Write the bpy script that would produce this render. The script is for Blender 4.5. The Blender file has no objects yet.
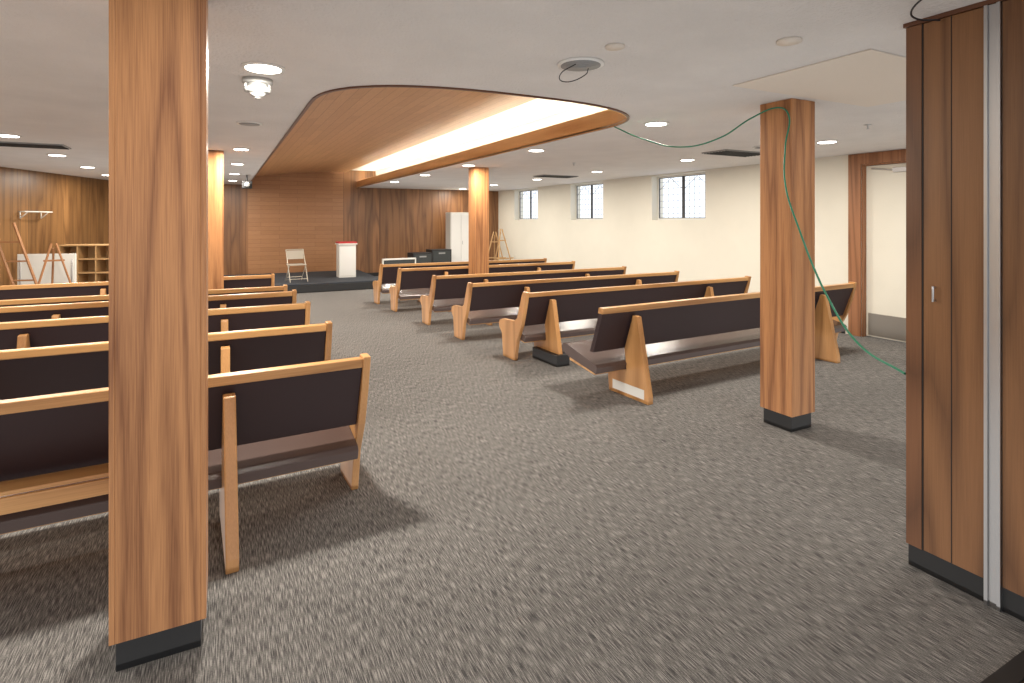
import bpy, bmesh, math, random
from mathutils import Vector, Matrix
random.seed(4)
scene=bpy.context.scene
H=2.514
# ------------------------------------------------------------ materials
def newmat(name):
    m=bpy.data.materials.new(name); m.use_nodes=True
    nt=m.node_tree; b=nt.nodes['Principled BSDF']
    return m,nt,b
def plain(name,col,rough=.5,metal=0,bump=0,bscale=200,spec=None,var=0):
    m,nt,b=newmat(name)
    b.inputs['Base Color'].default_value=(*col,1); b.inputs['Roughness'].default_value=rough
    b.inputs['Metallic'].default_value=metal
    if spec is not None: b.inputs['Specular IOR Level'].default_value=spec
    tc=nt.nodes.new('ShaderNodeTexCoord')
    n=nt.nodes.new('ShaderNodeTexNoise'); n.inputs['Scale'].default_value=bscale; n.inputs['Detail'].default_value=4
    nt.links.new(tc.outputs['Object'],n.inputs['Vector'])
    if bump:
        bp=nt.nodes.new('ShaderNodeBump'); bp.inputs['Strength'].default_value=bump; bp.inputs['Distance'].default_value=.01
        nt.links.new(n.outputs['Fac'],bp.inputs['Height']); nt.links.new(bp.outputs['Normal'],b.inputs['Normal'])
    if var:
        n2=nt.nodes.new('ShaderNodeTexNoise'); n2.inputs['Scale'].default_value=2.5; n2.inputs['Detail'].default_value=5
        nt.links.new(tc.outputs['Object'],n2.inputs['Vector'])
        r=nt.nodes.new('ShaderNodeValToRGB')
        r.color_ramp.elements[0].position=.3; r.color_ramp.elements[1].position=.7
        r.color_ramp.elements[0].color=(*[c*(1-var) for c in col],1); r.color_ramp.elements[1].color=(*[min(1,c*(1+var)) for c in col],1)
        nt.links.new(n2.outputs['Fac'],r.inputs['Fac']); nt.links.new(r.outputs['Color'],b.inputs['Base Color'])
    return m
def wood(name,c1,c2,axis='z',rough=.4,freq=1.0,ring=38,board=None,lineaxis='y',linedark=.45,stretch=.09,fine=.5,lo=.18,hi=.80):
    m,nt,b=newmat(name); N=nt.nodes; L=nt.links
    tc=N.new('ShaderNodeTexCoord'); oi=N.new('ShaderNodeObjectInfo')
    mul=N.new('ShaderNodeMath'); mul.operation='MULTIPLY'; mul.inputs[1].default_value=13.7
    L.new(oi.outputs['Random'],mul.inputs[0])
    add=N.new('ShaderNodeVectorMath'); add.operation='ADD'
    L.new(tc.outputs['Object'],add.inputs[0]); L.new(mul.outputs[0],add.inputs[1])
    vec=add.outputs[0]
    if board:
        sx=N.new('ShaderNodeSeparateXYZ'); L.new(tc.outputs['Object'],sx.inputs[0])
        dv=N.new('ShaderNodeMath'); dv.operation='DIVIDE'; dv.inputs[1].default_value=board
        L.new(sx.outputs[{'x':0,'y':1,'z':2}[lineaxis]],dv.inputs[0])
        fl=N.new('ShaderNodeMath'); fl.operation='FLOOR'; L.new(dv.outputs[0],fl.inputs[0])
        wn=N.new('ShaderNodeTexWhiteNoise'); wn.noise_dimensions='1D'; L.new(fl.outputs[0],wn.inputs['W'])
        sc=N.new('ShaderNodeVectorMath'); sc.operation='SCALE'; sc.inputs['Scale'].default_value=9
        L.new(wn.outputs['Color'],sc.inputs[0])
        a2=N.new('ShaderNodeVectorMath'); a2.operation='ADD'; L.new(vec,a2.inputs[0]); L.new(sc.outputs[0],a2.inputs[1]); vec=a2.outputs[0]
        fr=N.new('ShaderNodeMath'); fr.operation='FRACT'; L.new(dv.outputs[0],fr.inputs[0])
        gt=N.new('ShaderNodeMath'); gt.operation='LESS_THAN'; gt.inputs[1].default_value=min(.12,.006/board); L.new(fr.outputs[0],gt.inputs[0])
    s={'x':(stretch,1,1),'y':(1,stretch,1),'z':(1,1,stretch)}[axis]
    mp=N.new('ShaderNodeMapping'); mp.inputs['Scale'].default_value=tuple(v*freq for v in s)
    L.new(vec,mp.inputs['Vector'])
    n1=N.new('ShaderNodeTexNoise'); n1.inputs['Scale'].default_value=3.2; n1.inputs['Detail'].default_value=1.5
    L.new(mp.outputs[0],n1.inputs['Vector'])
    m1=N.new('ShaderNodeMath'); m1.operation='MULTIPLY'; m1.inputs[1].default_value=ring*2; L.new(n1.outputs['Fac'],m1.inputs[0])
    sn=N.new('ShaderNodeMath'); sn.operation='SINE'; L.new(m1.outputs[0],sn.inputs[0])
    mr=N.new('ShaderNodeMapRange'); mr.inputs['From Min'].default_value=-1; L.new(sn.outputs[0],mr.inputs['Value'])
    pw=N.new('ShaderNodeMath'); pw.operation='POWER'; pw.inputs[1].default_value=.45; L.new(mr.outputs[0],pw.inputs[0])
    mp2=N.new('ShaderNodeMapping'); s2={'x':(.02,1,1),'y':(1,.02,1),'z':(1,1,.02)}[axis]; mp2.inputs['Scale'].default_value=s2
    L.new(vec,mp2.inputs['Vector'])
    n2=N.new('ShaderNodeTexNoise'); n2.inputs['Scale'].default_value=210; n2.inputs['Detail'].default_value=3
    L.new(mp2.outputs[0],n2.inputs['Vector'])
    mx=N.new('ShaderNodeMix'); mx.data_type='FLOAT'; mx.inputs[0].default_value=fine
    L.new(pw.outputs[0],mx.inputs[2]); L.new(n2.outputs['Fac'],mx.inputs[3])
    rp=N.new('ShaderNodeValToRGB'); rp.color_ramp.elements[0].position=lo; rp.color_ramp.elements[1].position=hi
    rp.color_ramp.elements[0].color=(*c1,1); rp.color_ramp.elements[1].color=(*c2,1)
    L.new(mx.outputs[0],rp.inputs['Fac'])
    col=rp.outputs['Color']
    if board:
        hv=N.new('ShaderNodeHueSaturation')
        mr2=N.new('ShaderNodeMapRange'); mr2.inputs['To Min'].default_value=.8; mr2.inputs['To Max'].default_value=1.15
        L.new(wn.outputs['Value'],mr2.inputs['Value']); L.new(mr2.outputs[0],hv.inputs['Value']); L.new(col,hv.inputs['Color'])
        md=N.new('ShaderNodeMix'); md.data_type='RGBA'; md.inputs[7].default_value=(*[c*linedark for c in c1],1)
        L.new(gt.outputs[0],md.inputs[0]); L.new(hv.outputs[0],md.inputs[6]); col=md.outputs[2]
    L.new(col,b.inputs['Base Color']); b.inputs['Roughness'].default_value=rough
    bp=N.new('ShaderNodeBump'); bp.inputs['Strength'].default_value=.12; bp.inputs['Distance'].default_value=.003
    L.new(n2.outputs['Fac'],bp.inputs['Height']); L.new(bp.outputs[0],b.inputs['Normal'])
    return m
def emis(name,col,st):
    m=bpy.data.materials.new(name); m.use_nodes=True; nt=m.node_tree; nt.nodes.clear()
    e=nt.nodes.new('ShaderNodeEmission'); e.inputs[0].default_value=(*col,1); e.inputs[1].default_value=st
    o=nt.nodes.new('ShaderNodeOutputMaterial'); nt.links.new(e.outputs[0],o.inputs[0]); return m
def brickwood(name,c1,c2,cm,w,h,coords):
    m,nt,b=newmat(name); N=nt.nodes; L=nt.links
    tc=N.new('ShaderNodeTexCoord'); sx=N.new('ShaderNodeSeparateXYZ'); L.new(tc.outputs['Object'],sx.inputs[0])
    cb=N.new('ShaderNodeCombineXYZ'); L.new(sx.outputs[coords[0]],cb.inputs[0]); L.new(sx.outputs[coords[1]],cb.inputs[1])
    br=N.new('ShaderNodeTexBrick'); br.inputs['Scale'].default_value=1; br.inputs['Brick Width'].default_value=w; br.inputs['Row Height'].default_value=h
    br.inputs['Mortar Size'].default_value=.003; br.inputs['Mortar Smooth'].default_value=.3
    br.inputs['Color1'].default_value=(*c1,1); br.inputs['Color2'].default_value=(*c2,1); br.inputs['Mortar'].default_value=(*cm,1)
    L.new(cb.outputs[0],br.inputs['Vector'])
    mp=N.new('ShaderNodeMapping'); mp.inputs['Scale'].default_value=(1,14,1); L.new(cb.outputs[0],mp.inputs['Vector'])
    n=N.new('ShaderNodeTexNoise'); n.inputs['Scale'].default_value=6; n.inputs['Detail'].default_value=4; L.new(mp.outputs[0],n.inputs['Vector'])
    mr=N.new('ShaderNodeMapRange'); mr.inputs['To Min'].default_value=.75; mr.inputs['To Max'].default_value=1.2; L.new(n.outputs['Fac'],mr.inputs['Value'])
    hv=N.new('ShaderNodeHueSaturation'); L.new(br.outputs['Color'],hv.inputs['Color']); L.new(mr.outputs[0],hv.inputs['Value'])
    L.new(hv.outputs[0],b.inputs['Base Color']); b.inputs['Roughness'].default_value=.45
    return m
def carpet_mat(name,ca,cb_,cc):
    m,nt,b=newmat(name); N=nt.nodes; L=nt.links
    tc=N.new('ShaderNodeTexCoord')
    def nz(sc,scale,det=3):
        mp=N.new('ShaderNodeMapping'); mp.inputs['Scale'].default_value=sc; L.new(tc.outputs['Object'],mp.inputs['Vector'])
        n=N.new('ShaderNodeTexNoise'); n.inputs['Scale'].default_value=scale; n.inputs['Detail'].default_value=det; L.new(mp.outputs[0],n.inputs['Vector']); return n
    a=nz((1,.05,1),300,1.5); c=nz((.35,1,1),300,1); d=nz((1,1,1),.8,3)
    m1=N.new('ShaderNodeMix'); m1.data_type='FLOAT'; m1.inputs[0].default_value=.2; L.new(a.outputs['Fac'],m1.inputs[2]); L.new(c.outputs['Fac'],m1.inputs[3])
    rp=N.new('ShaderNodeValToRGB'); e=rp.color_ramp.elements; e[0].position=.35; e[0].color=(*ca,1); e[1].position=.65; e[1].color=(*cc,1)
    x=e.new(.5); x.color=(*cb_,1)
    L.new(m1.outputs[0],rp.inputs['Fac'])
    hv=N.new('ShaderNodeHueSaturation'); mr=N.new('ShaderNodeMapRange'); mr.inputs['To Min'].default_value=.85; mr.inputs['To Max'].default_value=1.15
    L.new(d.outputs['Fac'],mr.inputs['Value']); L.new(mr.outputs[0],hv.inputs['Value']); L.new(rp.outputs[0],hv.inputs['Color'])
    L.new(hv.outputs[0],b.inputs['Base Color']); b.inputs['Roughness'].default_value=.95; b.inputs['Specular IOR Level'].default_value=.1
    bp=N.new('ShaderNodeBump'); bp.inputs['Strength'].default_value=.2; bp.inputs['Distance'].default_value=.002
    L.new(m1.outputs[0],bp.inputs['Height']); L.new(bp.outputs[0],b.inputs['Normal'])
    return m
M_pillar=wood('oak_pillar',(.23,.085,.028),(.53,.245,.095),'z',.45,1.5,24,stretch=.035,fine=.66,lo=.28,hi=.72)
M_pillar_side=wood('oak_pillar_dark',(.18,.07,.028),(.33,.145,.065),'z',.45,1.5,20,stretch=.05)
M_rail=wood('honey_oak_x',(.34,.155,.05),(.60,.325,.125),'x',.35,1,14)
M_end=wood('honey_oak_z',(.32,.145,.046),(.58,.30,.115),'z',.35,1,14)
M_vinyl=plain('aubergine_vinyl',(.032,.017,.018),.5,0,.15,350,.3)
M_seat=plain('brown_vinyl_seat',(.082,.053,.046),.24,0,.1,250)
M_black=plain('black_rubber_base',(.012,.012,.013),.5)
M_ceil=plain('stipple_ceiling',(.68,.655,.635),.9,0,.9,55,.2,.04)
M_ceil2=plain('ceiling_access_panel',(.72,.65,.57),.9,0,.3,60,.2)
M_wall=plain('cream_paint',(.73,.70,.61),.7,0,.15,60,.3,.02)
M_white=plain('white_paint',(.70,.69,.65),.5)
M_horn=plain('white_plastic_housing',(.42,.42,.41),.5)
M_trimwhite=plain('white_trim_ring',(.8,.79,.76),.4)
M_carpet=carpet_mat('grey_carpet',(.060,.058,.058),(.150,.142,.136),(.32,.305,.288))
M_carpet2=carpet_mat('tan_carpet',(.05,.035,.025),(.12,.09,.06),(.2,.15,.1))
M_wallwood=wood('walnut_panelling',(.12,.05,.019),(.26,.12,.047),'z',.4,1,20,board=.2,lineaxis='x')
M_leftwood=wood('walnut_panelling_left',(.115,.052,.018),(.235,.118,.042),'z',.4,1,20,board=.2,lineaxis='y')
M_part=wood('partition_walnut',(.12,.05,.018),(.25,.115,.046),'z',.38,1,22)
M_part2=wood('partition_trim',(.10,.04,.016),(.2,.085,.036),'z',.38,1,22)
M_brick=brickwood('plank_feature_wall',(.38,.185,.08),(.33,.155,.065),(.18,.075,.03),.9,.11,(0,2))
M_roof=brickwood('plank_recess_ceiling',(.54,.29,.135),(.47,.245,.11),(.28,.13,.055),1.1,.12,(1,0))
M_fascia=wood('fascia_oak',(.45,.22,.08),(.66,.38,.17),'y',.4,1,14)
M_trimdark=plain('dark_trim',(.12,.045,.02),.4)
M_alu=plain('brushed_aluminium',(.55,.55,.56),.32,1)
M_greymetal=plain('grey_vent',(.3,.3,.295),.5,.3)
M_stage=plain('navy_stage_carpet',(.03,.035,.045),.9,0,.3,300)
M_red=plain('red_cloth',(.45,.03,.03),.6)
M_green=plain('green_cable',(.015,.20,.11),.4)
M_greenboard=plain('slate_chalkboard',(.032,.036,.036),.5)
M_tan=plain('tan_plywood',(.45,.27,.12),.5,0,0,10,None,.1)
M_easel=plain('reddish_beech',(.33,.15,.06),.5,0,0,10,None,.1)
M_lamp=emis('downlight_lens',(1,.95,.84),9)
M_tube=emis('cove_tube',(1,.90,.70),42)
M_outside=plain('window_mullion',(.06,.06,.065),.5,.4)
M_came=plain('lead_came',(.2,.2,.21),.5,.3)
M_beigemetal=plain('beige_metal',(.55,.50,.42),.4,.3)
M_kick=plain('kick_plate',(.33,.31,.28),.35,.7)
# ------------------------------------------------------------ builder
class B:
    def __init__(s,name): s.name=name; s.bm=bmesh.new(); s.mats=[]
    def mi(s,m):
        if m not in s.mats: s.mats.append(m)
        return s.mats.index(m)
    def box(s,lo,hi,m,mat=None):
        lo=Vector(lo);hi=Vector(hi)
        M=Matrix.Translation((lo+hi)/2)@Matrix.Diagonal((*(hi-lo),1))
        if mat is not None: M=mat@M
        r=bmesh.ops.create_cube(s.bm,size=1,matrix=M); s._f(r['verts'],m); return s
    def _f(s,verts,m,smooth=False):
        i=s.mi(m)
        for f in {f for v in verts for f in v.link_faces}: f.material_index=i; f.smooth=smooth
    def poly(s,pts,axis,a,b,m):
        def P(u,v,w): return {'x':(w,u,v),'y':(u,w,v),'z':(u,v,w)}[axis]
        v1=[s.bm.verts.new(P(u,v,a)) for u,v in pts]; v2=[s.bm.verts.new(P(u,v,b)) for u,v in pts]
        i=s.mi(m); n=len(pts); fs=[s.bm.faces.new(v1),s.bm.faces.new(v2[::-1])]
        for k in range(n): fs.append(s.bm.faces.new((v1[k],v2[k],v2[(k+1)%n],v1[(k+1)%n])))
        for f in fs: f.material_index=i
        return s
    def tube(s,p,q,r,m,seg=10,r2=None):
        p=Vector(p);q=Vector(q);d=q-p
        M=Matrix.Translation((p+q)/2)@d.to_track_quat('Z','Y').to_matrix().to_4x4()
        rr=bmesh.ops.create_cone(s.bm,cap_ends=True,segments=seg,radius1=r,radius2=r if r2 is None else r2,depth=d.length,matrix=M)
        s._f(rr['verts'],m,seg>8); return s
    def done(s,bevel=0,loc=None,rotz=0,parent=None,scale=None):
        bmesh.ops.recalc_face_normals(s.bm,faces=s.bm.faces)
        if scale: bmesh.ops.scale(s.bm,vec=scale,verts=s.bm.verts)
        me=bpy.data.meshes.new(s.name); s.bm.to_mesh(me); s.bm.free()
        for m in s.mats: me.materials.append(m)
        o=bpy.data.objects.new(s.name,me); scene.collection.objects.link(o)
        if loc: o.location=loc
        o.rotation_euler=(0,0,rotz)
        if bevel:
            md=o.modifiers.new('bev','BEVEL'); md.width=bevel; md.segments=2; md.limit_method='ANGLE'; md.angle_limit=.6; md.use_clamp_overlap=True
        if parent: o.parent=parent
        return o
def curve(name,pts,r,m):
    cu=bpy.data.curves.new(name,'CURVE'); cu.dimensions='3D'; cu.bevel_depth=r; cu.bevel_resolution=3; cu.resolution_u=10
    sp=cu.splines.new('BEZIER')
    sp.bezier_points.add(len(pts)-1)
    for b,p in zip(sp.bezier_points,pts): b.co=p; b.handle_left_type=b.handle_right_type='AUTO'
    cu.materials.append(m); o=bpy.data.objects.new(name,cu); scene.collection.objects.link(o); return o
# ------------------------------------------------------------ room shell
XR=7.8; YF=16.0; XL=-5.6; YB=-3.0
B('floor').box((XL-.2,.95,-.1),(XR+.3,YF+.2,0),M_carpet).done()
B('floor_back_room').box((XL-.2,YB,-.1),(XR+.3,.95,0),M_carpet2).done()
B('trim_1').box((XL+.3,.91,0),(2.82,.97,.008),M_black).done()
hx0,hx1,hy0=.62,3.36,3.60
def hole():
    pts=[(hx1,YF)]
    cx=(hx0+hx1)/2; a=(hx1-hx0)/2; bdep=.95; cy=hy0+bdep
    for i in range(0,33):
        t=-math.pi*i/32
        c=math.cos(t); sn=math.sin(t); n=2/2.7
        x=cx+a*math.copysign(abs(c)**n,c); y=cy+bdep*math.copysign(abs(sn)**n,sn)
        pts.append((x,y))
    pts.append((hx0,YF))
    return pts
hp=hole()
LIP=.17
b=B('ceiling')
b.poly([(XL-.2,YB),(XR+.3,YB),(XR+.3,YF+.0)]+hp+[(XL-.2,YF)],'z',H,H+.012,M_ceil)
b.done()
b=B('trim_2'); i=b.mi(M_fascia)
n=len(hp)
v0=[b.bm.verts.new((x,y,H-.012)) for x,y in hp]; v1=[b.bm.verts.new((x,y,H+LIP)) for x,y in hp]
cxx=(hx0+hx1)/2
def off(k,d):
    x,y=hp[k]; 
    if k<2: nx,ny=1,0
    elif k>n-3: nx,ny=-1,0
    else:
        x0,y0=hp[k-1]; x2,y2=hp[k+1]; tx,ty=x2-x0,y2-y0; l=math.hypot(tx,ty); nx,ny=-ty/l,tx/l
        if nx*(x-cxx)+ny*(y-(hy0+1.2))<0: nx,ny=-nx,-ny
    return x+nx*d,y+ny*d
w0=[b.bm.verts.new((*off(k,.022),H-.012)) for k in range(n)]; w1=[b.bm.verts.new((*off(k,.022),H+LIP)) for k in range(n)]
j=b.mi(M_trimdark)
for k in range(n-1):
    f=b.bm.faces.new((v0[k],v0[k+1],v1[k+1],v1[k])); f.material_index=i
    f=b.bm.faces.new((w0[k],w0[k+1],v0[k+1],v0[k])); f.material_index=j
    f=b.bm.faces.new((w0[k],w1[k],w1[k+1],w0[k+1])); f.material_index=j
    f=b.bm.faces.new((w1[k],v1[k],v1[k+1],w1[k+1])); f.material_index=j
b.done()
b=B('ceiling_recess'); i=b.mi(M_roof); segs=14; row=[]
for k in range(segs+1):
    t=k/segs; x=.45+t*(3.05-.45); z=H+.15+.27*math.sin(t*math.pi/2)
    row.append((x,z))
for (xa,za),(xb,zb) in zip(row,row[1:]):
    f=b.bm.faces.new([b.bm.verts.new(c) for c in ((xa,3.3,za),(xb,3.3,zb),(xb,YF,zb),(xa,YF,za))]); f.material_index=i; f.smooth=True
bmesh.ops.remove_doubles(b.bm,verts=b.bm.verts,dist=.0005)
b.box((3.04,3.3,H+.42),(3.07,YF,H+.48),M_roof)
b.box((3.04,3.3,H+.48),(4.0,YF,H+.52),M_white)
b.box((3.9,3.3,H+.012),(3.95,YF,H+.48),M_white)
b.box((.3,3.2,H+.012),(4.0,3.3,H+.52),M_white)
b.box((.43,3.3,H+.012),(.45,YF,H+.2),M_white)
b.done()
b=B('cove_fluorescent_strip')
y=3.9
while y<15.6:
    b.tube((3.60,y,H+.10),(3.60,y+1.15,H+.10),.018,M_tube,12); b.box((3.56,y,H+.02),(3.64,y+1.15,H+.075),M_white); y+=1.25
b.done()
B('wall_far').box((XL-.2,YF,0),(.60,YF+.2,3.2),M_wallwood).box((3.0,YF,0),(XR+.3,YF+.2,3.2),M_wallwood).box((.6,YF,0),(3.0,YF+.2,3.2),M_brick).done()
p0=Vector((-5.6,6.0,0)); p1=Vector((-2.2,YF,0)); d=(p1-p0); ang=math.atan2(d.y,d.x)-math.pi/2
B('wall_left').box((-.15,0,0),(0,d.length,H),M_leftwood).done(loc=p0,rotz=ang)
B('wall_left_rear').box((-.15,YB,0),(0,6.0,H),M_wall).done(loc=(XL,0,0))
wins=[(7.42,8.85),(10.5,11.85),(13.5,14.9)]
zs,zt=1.60,2.49
dy0,dy1,dz=3.62,4.62,2.36
b=B('wall_right'); T=.3
b.box((XR,YB,0),(XR+T,dy0,H),M_wall); b.box((XR,dy0,dz),(XR+T,dy1,H),M_wall)
b.box((XR,dy1,0),(XR+T,YF,zs),M_wall); b.box((XR,dy1,zt),(XR+T,YF,H),M_wall)
e=[dy1]+[v for w in wins for v in w]+[YF]
for k in range(0,len(e),2): b.box((XR,e[k],zs),(XR+T,e[k+1],zt),M_wall)
b.done()
B('baseboard_right').box((XR-.015,4.85,0),(XR,YF-.01,.1),M_black).done()
B('baseboard_far').box((3.42,YF-.015,0),(XR-.02,YF,.1),M_black).done()
for k,(a,c) in enumerate(wins):
    b=B('window_%d'%(k+1)); x=XR+.16
    fr=.035
    b.box((x,a,zs),(x+.05,a+fr,zt),M_white); b.box((x,c-fr,zs),(x+.05,c,zt),M_white)
    b.box((x,a+fr,zs),(x+.05,c-fr,zs+fr),M_white); b.box((x,a+fr,zt-fr),(x+.05,c-fr,zt),M_white)
    mid=(a+c)/2
    b.box((x,mid-.02,zs+fr),(x+.03,mid+.02,zt-fr),M_outside)
    for (s0,s1) in ((a+fr,mid-.02),(mid+.02,c-fr)):
        b.box((x,s0,zs+fr),(x+.02,s0+.012,zt-fr),M_outside); b.box((x,s1-.012,zs+fr),(x+.02,s1,zt-fr),M_outside)
        b.box((x,s0,zs+fr),(x+.02,s1,zs+fr+.012),M_outside); b.box((x,s0,zt-fr-.012),(x+.02,s1,zt-fr),M_outside)
        for q in range(1,5):
            yy=s0+(s1-s0)*q/5; b.box((x+.01,yy-.003,zs+fr),(x+.014,yy+.003,zt-fr),M_came)
        for q in range(1,7):
            zz=zs+(zt-zs)*q/7; b.box((x+.01,s0,zz-.003),(x+.014,s1,zz+.003),M_came)
        mm=(s0+s1)/2
        b.tube((x+.012,s0+.01,zt-.28),(x+.012,mm,zt-fr-.02),.005,M_came,6); b.tube((x+.012,s1-.01,zt-.28),(x+.012,mm,zt-fr-.02),.005,M_came,6)
    b.done()
b=B('door_1')
b.box((XR+.07,dy0+.02,.01),(XR+.115,dy1-.02,dz-.02),M_wall); b.box((XR+.062,dy0+.05,.03),(XR+.07,dy1-.05,.33),M_kick)
b.box((XR+.03,dy0+.35,dz-.13),(XR+.07,dy0+.62,dz-.07),M_alu); b.tube((XR+.04,dy0+.6,dz-.1),(XR+.05,dy1-.1,dz-.06),.01,M_alu)
b.tube((XR+.07,dy0+.1,1.0),(XR+.0,dy0+.1,1.0),.012,M_alu); b.tube((XR,dy0+.1,1.0),(XR,dy0+.22,1.0),.012,M_alu)
b.done(.003)
b=B('trim_3')
b.box((XR-.03,dy1,0),(XR-.001,dy1+.17,H-.005),M_pillar_side); b.box((XR-.03,dy0-.17,0),(XR-.001,dy0,H-.005),M_pillar_side)
b.box((XR-.03,dy0,dz),(XR-.001,dy1,H-.005),M_pillar_side)
b.box((XR-.001,dy1-.018,0),(XR+.12,dy1-.0005,dz-.0005),M_pillar_side); b.box((XR-.001,dy0+.0005,0),(XR+.12,dy0+.018,dz-.0005),M_pillar_side)
b.box((XR-.001,dy0+.018,dz-.018),(XR+.12,dy1-.018,dz-.0005),M_pillar_side)
b.done(.003)
# ------------------------------------------------------------ pillars
def pillar(x0,x1,y0,y1,bh=.12):
    b=B('wood_clad_pillar')
    t=.018
    b.box((x0+t,y0,bh),(x1-t,y0+t,H-.001),M_pillar); b.box((x0+t,y1-t,bh),(x1-t,y1,H-.001),M_pillar)
    b.box((x0,y0,bh),(x0+t,y1,H-.001),M_pillar); b.box((x1-t,y0,bh),(x1,y1,H-.001),M_pillar)
    b.box((x0+.018,y0+.018,0),(x1-.018,y1-.018,bh+.005),M_black)
    b.done(.002)
pillar(-.352,-.052,2.385,2.70,.11)
pillar(-.26,.02,8.3,8.58)
pillar(3.79,4.06,2.76,3.04)
pillar(3.86,4.13,8.85,9.12)
# ------------------------------------------------------------ partition right foreground
b=B('folding_partition'); px=2.83
b.box((px,1.17,.10),(px+.09,1.40,H-.022),M_part); b.box((px-.006,1.405,.10),(px+.09,1.47,H-.022),M_part2)
b.box((px-.003,1.40,.1),(px+.06,1.405,H-.022),M_black)
b.box((px-.003,1.288,.1),(px+.002,1.291,H-.022),M_black)
b.box((px,-1.0,.10),(px+.09,1.11,H-.022),M_part)
b.box((px+.004,-1.0,0),(px+.085,1.465,.10),M_black)
b.box((px-.014,1.112,.0),(px+.03,1.125,H-.022),M_alu); b.box((px-.014,1.155,.0),(px+.03,1.168,H-.022),M_alu); b.box((px-.004,1.125,.0),(px+.03,1.155,H-.022),M_alu)
b.tube((px-.02,1.352,1.235),(px-.02,1.352,1.305),.005,M_alu); b.tube((px-.02,1.352,1.24),(px,1.352,1.24),.004,M_alu); b.tube((px-.02,1.352,1.30),(px,1.352,1.30),.004,M_alu)
b.done(.0015)
B('partition_track').box((px-.01,-1.0,H-.02),(px+.1,1.48,H-.001),M_trimdark).done()
# ------------------------------------------------------------ pews
def pew(x,y,L,rotz=0,left=True,right=True,legs=(),foot=None,rack=False,label=False,zs=1.0,back=-.19):
    b=B('church_pew')
    b.poly([(-.005,.835),(.06,.835),(.07,.785),(.0,.785)],'x',0,L,M_rail)
    b.poly([(.008,.785),(.055,.785),(.185,.43),(.135,.43)],'x',.0,L,M_vinyl)
    b.poly([(.10,.245),(.085,.30),(.105,.325),(.54,.43),(.60,.425),(.625,.395),(.61,.355),(.5,.315)],'x',.0,L,M_seat)
    b.poly([(.14,.225),(.14,.2449),(.52,.31),(.52,.28)],'x',.02,L-.02,M_rail)
    E=[(-.015,.845),(.065,.85),(.095,.80),(.20,.52),(.27,.475),(.54,.46),(.62,.435),(.645,.39),(.635,.345),(.57,.28),(.535,.0),(.255,.0),(.20,.25),(.10,.44),(.03,.66)]
    if left: b.poly(E,'x',-.042,0,M_end)
    if right: b.poly(E,'x',L,L+.042,M_end)
    LG=[(-.045,.74),(.01,.745),(.02,.70),(.115,.43),(.10,.33),(.09,.24),(.36,.27),(.33,.0),(back,.0),(back,.06)]
    for lx in legs:
        b.poly(LG,'x',lx-.028,lx+.028,M_end)
        if label: 
            if lx<1: b.box((lx-.0295,-.14,.03),(lx-.028,.28,.115),M_white)
    if foot is not None: b.box((foot-.05,-.22,0),(foot+.12,.30,.13),M_black)
    if rack:
        b.box((.0,-.03,.455),(rack,.10,.475),M_rail); b.box((.0,-.035,.38),(rack,-.012,.45),M_rail)
    if rotz and not label:
        x=x+L-L*math.cos(rotz); y=y-L*math.sin(rotz)
    b.done(.006,loc=(x,y,0),rotz=rotz,scale=(1,1,zs))
for k,(yy,xe) in enumerate([(3.12,.69),(4.27,.68),(5.42,.68),(6.40,.67),(7.25,.66),(8.85,.64)]):
    L=3.9
    pew(xe-L,yy,L,math.radians(2.5) if k==0 else math.radians(.6) if k==1 else 0,True,True,(.45,1.9,L-.66),None,2.9 if k==0 else False,False,1.0 if k<4 else .96,-.26 if k==0 else -.19)
pew(2.92,3.93,3.85,math.radians(2.5),False,True,(.37,3.2),None,False,True)
rb=[(3.00,5.48,3.6,1.5,.95),(2.88,6.70,3.55,.5,.93),(2.82,7.88,3.5,0,.92),(2.72,9.35,3.5,0,.92),(2.66,10.35,3.5,0,.92)]
for k,(x,y,L,r,z) in enumerate(rb):
    LL=(.30,L-.8) if k==0 else (.8,L-.8)
    pew(x,y,L,math.radians(r),True,True,LL,.27 if k==0 else None,zs=z)
# ------------------------------------------------------------ stage & items
def arc(cx,cy,r,a0,a1,n=8): return [(cx+r*math.cos(math.radians(a0+(a1-a0)*i/n)),cy+r*math.sin(math.radians(a0+(a1-a0)*i/n))) for i in range(n+1)]
st=[(-.6,YF-.001)]+arc(-.1,13.5,.5,180,270)+arc(2.9,13.5,.5,270,360)+[(3.4,YF-.001)]
b=B('stage_platform'); b.poly(st,'z',0,.17,M_black); b.poly(st,'z',.17,.2,M_stage); b.done(.01)
def fchair(x,y,z,r):
    b=B('folding_chair'); m=M_beigemetal
    for s in(-.2,.2):
        b.tube((s,-.24,0.008),(s,.16,.80),.011,m); b.tube((s*.93,.24,0.008),(s*.93,-.12,.44),.011,m)
    b.tube((-.2,.16,.80),(.2,.16,.80),.011,m); b.tube((-.2,-.2,.08),(.2,-.2,.08),.008,m); b.tube((-.186,.2,.1),(.186,.2,.1),.008,m)
    b.poly([(-.2,.42),(.2,.42),(.2,.44),(-.2,.44)],'x',-.18,.18,m)
    b.box((-.195,.10,.56),(.195,.125,.78),m)
    b.done(.004,loc=(x,y,z),rotz=r,scale=(.95,.95,.9))
fchair(1.5,13.55,.203,.15)
b=B('lectern'); b.box((-.2,-.18,0),(.2,.18,.80),M_white); b.box((-.23,-.21,.80),(.23,.21,.83),M_white); b.box((-.22,-.2,.83),(.22,.2,.87),M_red); b.box((-.19,-.183,.05),(.19,-.18,.76),M_trimwhite)
b.done(.006,loc=(2.72,14.15,.2),rotz=0)
b=B('rolling_chalkboard'); b.box((-.42,-.02,.28),(.42,.02,.60),M_greenboard)
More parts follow.
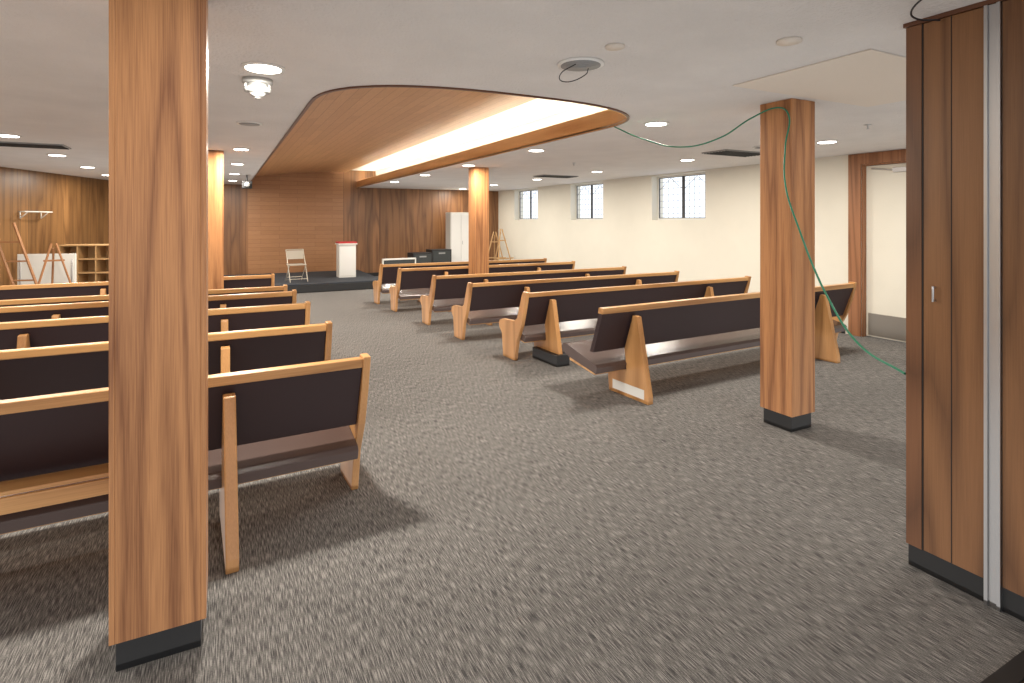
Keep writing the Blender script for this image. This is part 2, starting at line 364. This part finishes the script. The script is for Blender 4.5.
for s in(-.44,.42): b.box((s,-.03,.0),(s+.03,.03,.64),M_white); b.box((s-.0,-.22,.0),(s+.03,.22,.035),M_white)
b.box((-.44,-.03,.6),(.45,.03,.64),M_white); b.box((-.44,-.03,.25),(.45,.03,.28),M_white)
b.done(.004,loc=(3.95,13.8,0),rotz=.1)
for (x,y,w,h) in((4.75,14.6,.55,.72),(5.4,14.9,.6,.78)):
    b=B('upright_speaker'); b.box((-w/2,-.2,0),(w/2,.2,h),M_black); b.box((-w/2+.03,-.21,.05),(w/2-.03,-.2,h-.04),M_greenboard); b.box((-.1,-.215,h-.12),(.1,-.21,h-.08),M_greymetal)
    b.done(.01,loc=(x,y,0),rotz=.1)
b=B('white_locker_cabinet'); b.box((-.32,-.2,.0),(.32,.2,1.82),M_white); b.box((-.30,-.212,.04),(-.005,-.2,1.78),M_trimwhite); b.box((.005,-.212,.04),(.30,-.2,1.78),M_trimwhite); b.tube((.04,-.23,.9),(.04,-.23,1.0),.008,M_alu); b.done(.004,loc=(6.15,15.3,0))
def easel(x,y,r,h=1.5,m=M_tan):
    b=B('wooden_easel')
    b.tube((-.35,-.1,0),(-.03,.12,h),.018,m,6); b.tube((.35,-.1,0),(.03,.12,h),.018,m,6); b.tube((0,.5,0),(0,.14,h*.93),.018,m,6)
    b.box((-.32,-.07,h*.38),(.32,-.02,h*.38+.03),m); b.box((-.14,.06,h*.75),(.14,.09,h*.75+.03),m)
    b.done(loc=(x,y,0),rotz=r)
easel(7.0,14.0,.3,1.35); easel(7.15,14.9,-.4,1.25)
b=B('cubby_shelf'); m=M_tan; w=.95;h=1.12;dp=.38
b.box((-w/2,-dp/2,0),(-w/2+.025,dp/2,h),m); b.box((w/2-.025,-dp/2,0),(w/2,dp/2,h),m); b.box((-w/2,dp/2-.012,0),(w/2,dp/2,h),m)
for q in range(5): z=.03+q*(h-.055)/4; b.box((-w/2+.025,-dp/2,z),(w/2-.025,dp/2-.012,z+.025),m)
for q in(1,2): b.box((-w/2+q*w/3-.01,-dp/2,.05),(-w/2+q*w/3+.01,dp/2-.012,h-.03),m)
b.done(loc=(-2.28,13.6,0),rotz=-.28)
b=B('folding_white_table'); b.box((-.45,-.02,.05),(.45,.02,1.0),M_white); b.tube((-.4,-.03,0),(-.4,-.03,.9),.012,M_alu); b.tube((.4,-.03,0),(.4,-.03,.9),.012,M_alu); b.done(.004,loc=(-2.75,12.6,0),rotz=-.28)
easel(-2.5,11.9,.3,1.2,M_easel)
b=B('leaning_timber_ladder')
for s in(0,.3): b.tube((s,0,0),(s-.55,.25,1.55),.022,M_easel,6)
for q in range(1,5): t=q/5; b.tube((-.55*t,.25*t,1.55*t),(.3-.55*t,.25*t,1.55*t),.014,M_easel,6)
b.done(loc=(-2.8,11.6,0),rotz=-.1)
b=B('wall_coat_rack'); 
b.tube((0,0,0),(0,.75,0),.012,M_white); b.tube((0,.1,0),(-.16,.1,.0),.01,M_white); b.tube((0,.65,0),(-.16,.65,0),.01,M_white); b.tube((-.13,.1,0),(-.13,.1,-.12),.01,M_white); b.tube((-.13,.65,0),(-.13,.65,-.12),.01,M_white); b.tube((0,.1,0),(-.13,.1,-.12),.008,M_white); b.tube((0,.65,0),(-.13,.65,-.12),.008,M_white)
pr=p0+d.normalized()*7.15
b.done(loc=(pr.x+.18,pr.y+.05,1.75),rotz=ang)
# ------------------------------------------------------------ ceiling fixtures
def downlight(x,y,r=.095,E=42,on=True):
    b=B('recessed_downlight'); 
    b.tube((x,y,H-.010),(x,y,H-.0005),r+.022,M_trimwhite,28)
    b.tube((x,y,H-.014),(x,y,H-.010),r,M_lamp if on else M_greymetal,28)
    b.done()
    if on:
        l=bpy.data.lights.new('downlight','AREA'); l.shape='DISK'; l.size=r*2; l.energy=E; l.color=(1,.93,.82)
        o=bpy.data.objects.new('downlight_lamp',l); o.location=(x,y,H-.02); scene.collection.objects.link(o)
for y in(3.66,7.98,10.1,12.3,14.4): downlight(.22,y,.10 if y<4 else .085,62 if y<8.5 else 36)
downlight(.23,5.83,.09,0,False)
for y in(4.07,6.34,8.6,10.85,13.1): downlight(3.64,y)
for y in(4.1,6.3,8.6,10.85,13.1,15.2): downlight(6.25,y,.095,34)
for y in(3.6,5.7,7.85,9.9,11.9,13.8): downlight(-2.05,y)
for y in(4.7,6.9): downlight(-4.1,y)
for x in(.22,3.9,6.25,-2.05): 
    for y in(1.6,-.8): downlight(x,y,.095,9)
def disc(name,x,y,r,m,h=.012,rings=0):
    b=B(name); b.tube((x,y,H-h),(x,y,H-.0005),r,M_trimwhite if rings else m,28)
    for k in range(rings):
        rr=r*(.86-.2*k); b.tube((x,y,H-h-.004-k*.004),(x,y,H-h-k*.004),rr,m if k%2==0 else M_greymetal,28)
    b.done()
disc('round_air_diffuser',1.86,2.72,.135,M_greymetal,.012,4)
disc('ceiling_cover_plate',1.83,2.36,.05,M_ceil2)
disc('ceiling_cover_plate',2.56,1.88,.06,M_ceil2)
disc('round_air_diffuser',6.0,4.75,.13,M_greymetal,.012,4)
b=B('smoke_alarm_horn'); x,y=.205,3.99
b.tube((x,y,H-.028),(x,y,H-.0005),.092,M_horn,24); b.tube((x,y,H-.06),(x,y,H-.028),.06,M_greymetal,24,.062)
b.tube((x,y,H-.085),(x,y,H-.06),.078,M_horn,24,.082); b.tube((x,y,H-.115),(x,y,H-.085),.03,M_horn,20,.06); b.tube((x,y,H-.125),(x,y,H-.115),.02,M_greymetal,16)
for a in range(4): b.box((x+.07*math.cos(a*1.57)-.006,y+.07*math.sin(a*1.57)-.006,H-.065),(x+.07*math.cos(a*1.57)+.006,y+.07*math.sin(a*1.57)+.006,H-.025),M_horn)
b.done()
def vent(x,y,sx,sy):
    b=B('ceiling_air_grille'); b.box((x-sx/2,y-sy/2,H-.015),(x+sx/2,y+sy/2,H-.001),M_greymetal)
    n=8
    for k in range(n):
        yy=y-sy/2+.03+(sy-.06)*k/(n-1); b.box((x-sx/2+.02,yy-.006,H-.022),(x+sx/2-.02,yy+.006,H-.015),M_black)
    b.done()
vent(6.2,5.35,.85,.42); vent(6.15,9.9,.85,.42); vent(-2.1,8.7,.8,.4)
B('ceiling_access_hatch').box((3.07,1.77,H-.008),(4.6,2.68,H-.0005),M_ceil2).done(.002)
for (x,y) in((5.5,3.2),(5.0,7.5)):
    b=B('sprinkler_head'); b.tube((x,y,H-.006),(x,y,H-.0005),.03,M_alu,16); b.tube((x,y,H-.04),(x,y,H-.006),.008,M_alu,8); b.tube((x,y,H-.044),(x,y,H-.04),.018,M_alu,12); b.done()
b=B('ceiling_projector'); b.tube((.45,12.6,H-.0005),(.45,12.6,H-.13),.015,M_black); b.box((.36,12.45,H-.27),(.54,12.8,H-.13),M_black); b.tube((.45,12.45,H-.2),(.45,12.38,H-.2),.05,M_greymetal,16); b.done(.01)
curve('green_extension_cable',[(3.33,4.30,2.49),(3.38,3.99,2.347),(3.52,3.64,2.232),(3.63,3.30,2.274),(3.72,3.05,2.41),(3.772,2.88,2.46),(3.74,2.76,2.40),(3.58,2.66,2.12),(3.48,2.59,1.88),(3.30,2.35,1.536),(3.13,2.04,1.136),(2.985,1.777,.94),(2.84,1.482,.88)],.006,M_green)
curve('black_wire',[(1.80,2.68,H-.02),(1.74,2.75,H-.07),(1.82,2.82,H-.09),(1.92,2.76,H-.05),(1.90,2.70,H-.03)],.003,M_black)
curve('black_wire',[(2.45,1.15,H-.01),(2.58,1.32,H-.03),(2.7,1.36,H-.035),(2.82,1.33,H-.03)],.004,M_black)
# ------------------------------------------------------------ lights/world
l=bpy.data.lights.new('added_fill','AREA'); l.shape='RECTANGLE'; l.size=12.5; l.size_y=17.0; l.energy=290; l.color=(1,.975,.94)  # added unseen fill just above the floor, brightens the ceiling; not a fixture
o=bpy.data.objects.new('added_bounce_fill',l); o.location=(1.2,7.1,.012); o.rotation_euler=(math.pi,0,0); scene.collection.objects.link(o)
w=bpy.data.worlds.new('sky'); scene.world=w; w.use_nodes=True
bg=w.node_tree.nodes['Background']; bg.inputs[0].default_value=(.86,.92,1,1); bg.inputs[1].default_value=1.4
# ------------------------------------------------------------ camera
cam=bpy.data.cameras.new('camera'); co=bpy.data.objects.new('camera',cam); scene.collection.objects.link(co)
cam.sensor_width=36; cam.lens=36*560/1024; cam.shift_y=-121.5/1024
th=math.atan(290/560)
co.location=(0,0,1.6); co.rotation_euler=(math.pi/2,0,-th)
cam.clip_start=.05
scene.camera=co
scene.view_settings.view_transform='Standard'
scene.view_settings.exposure=0.15
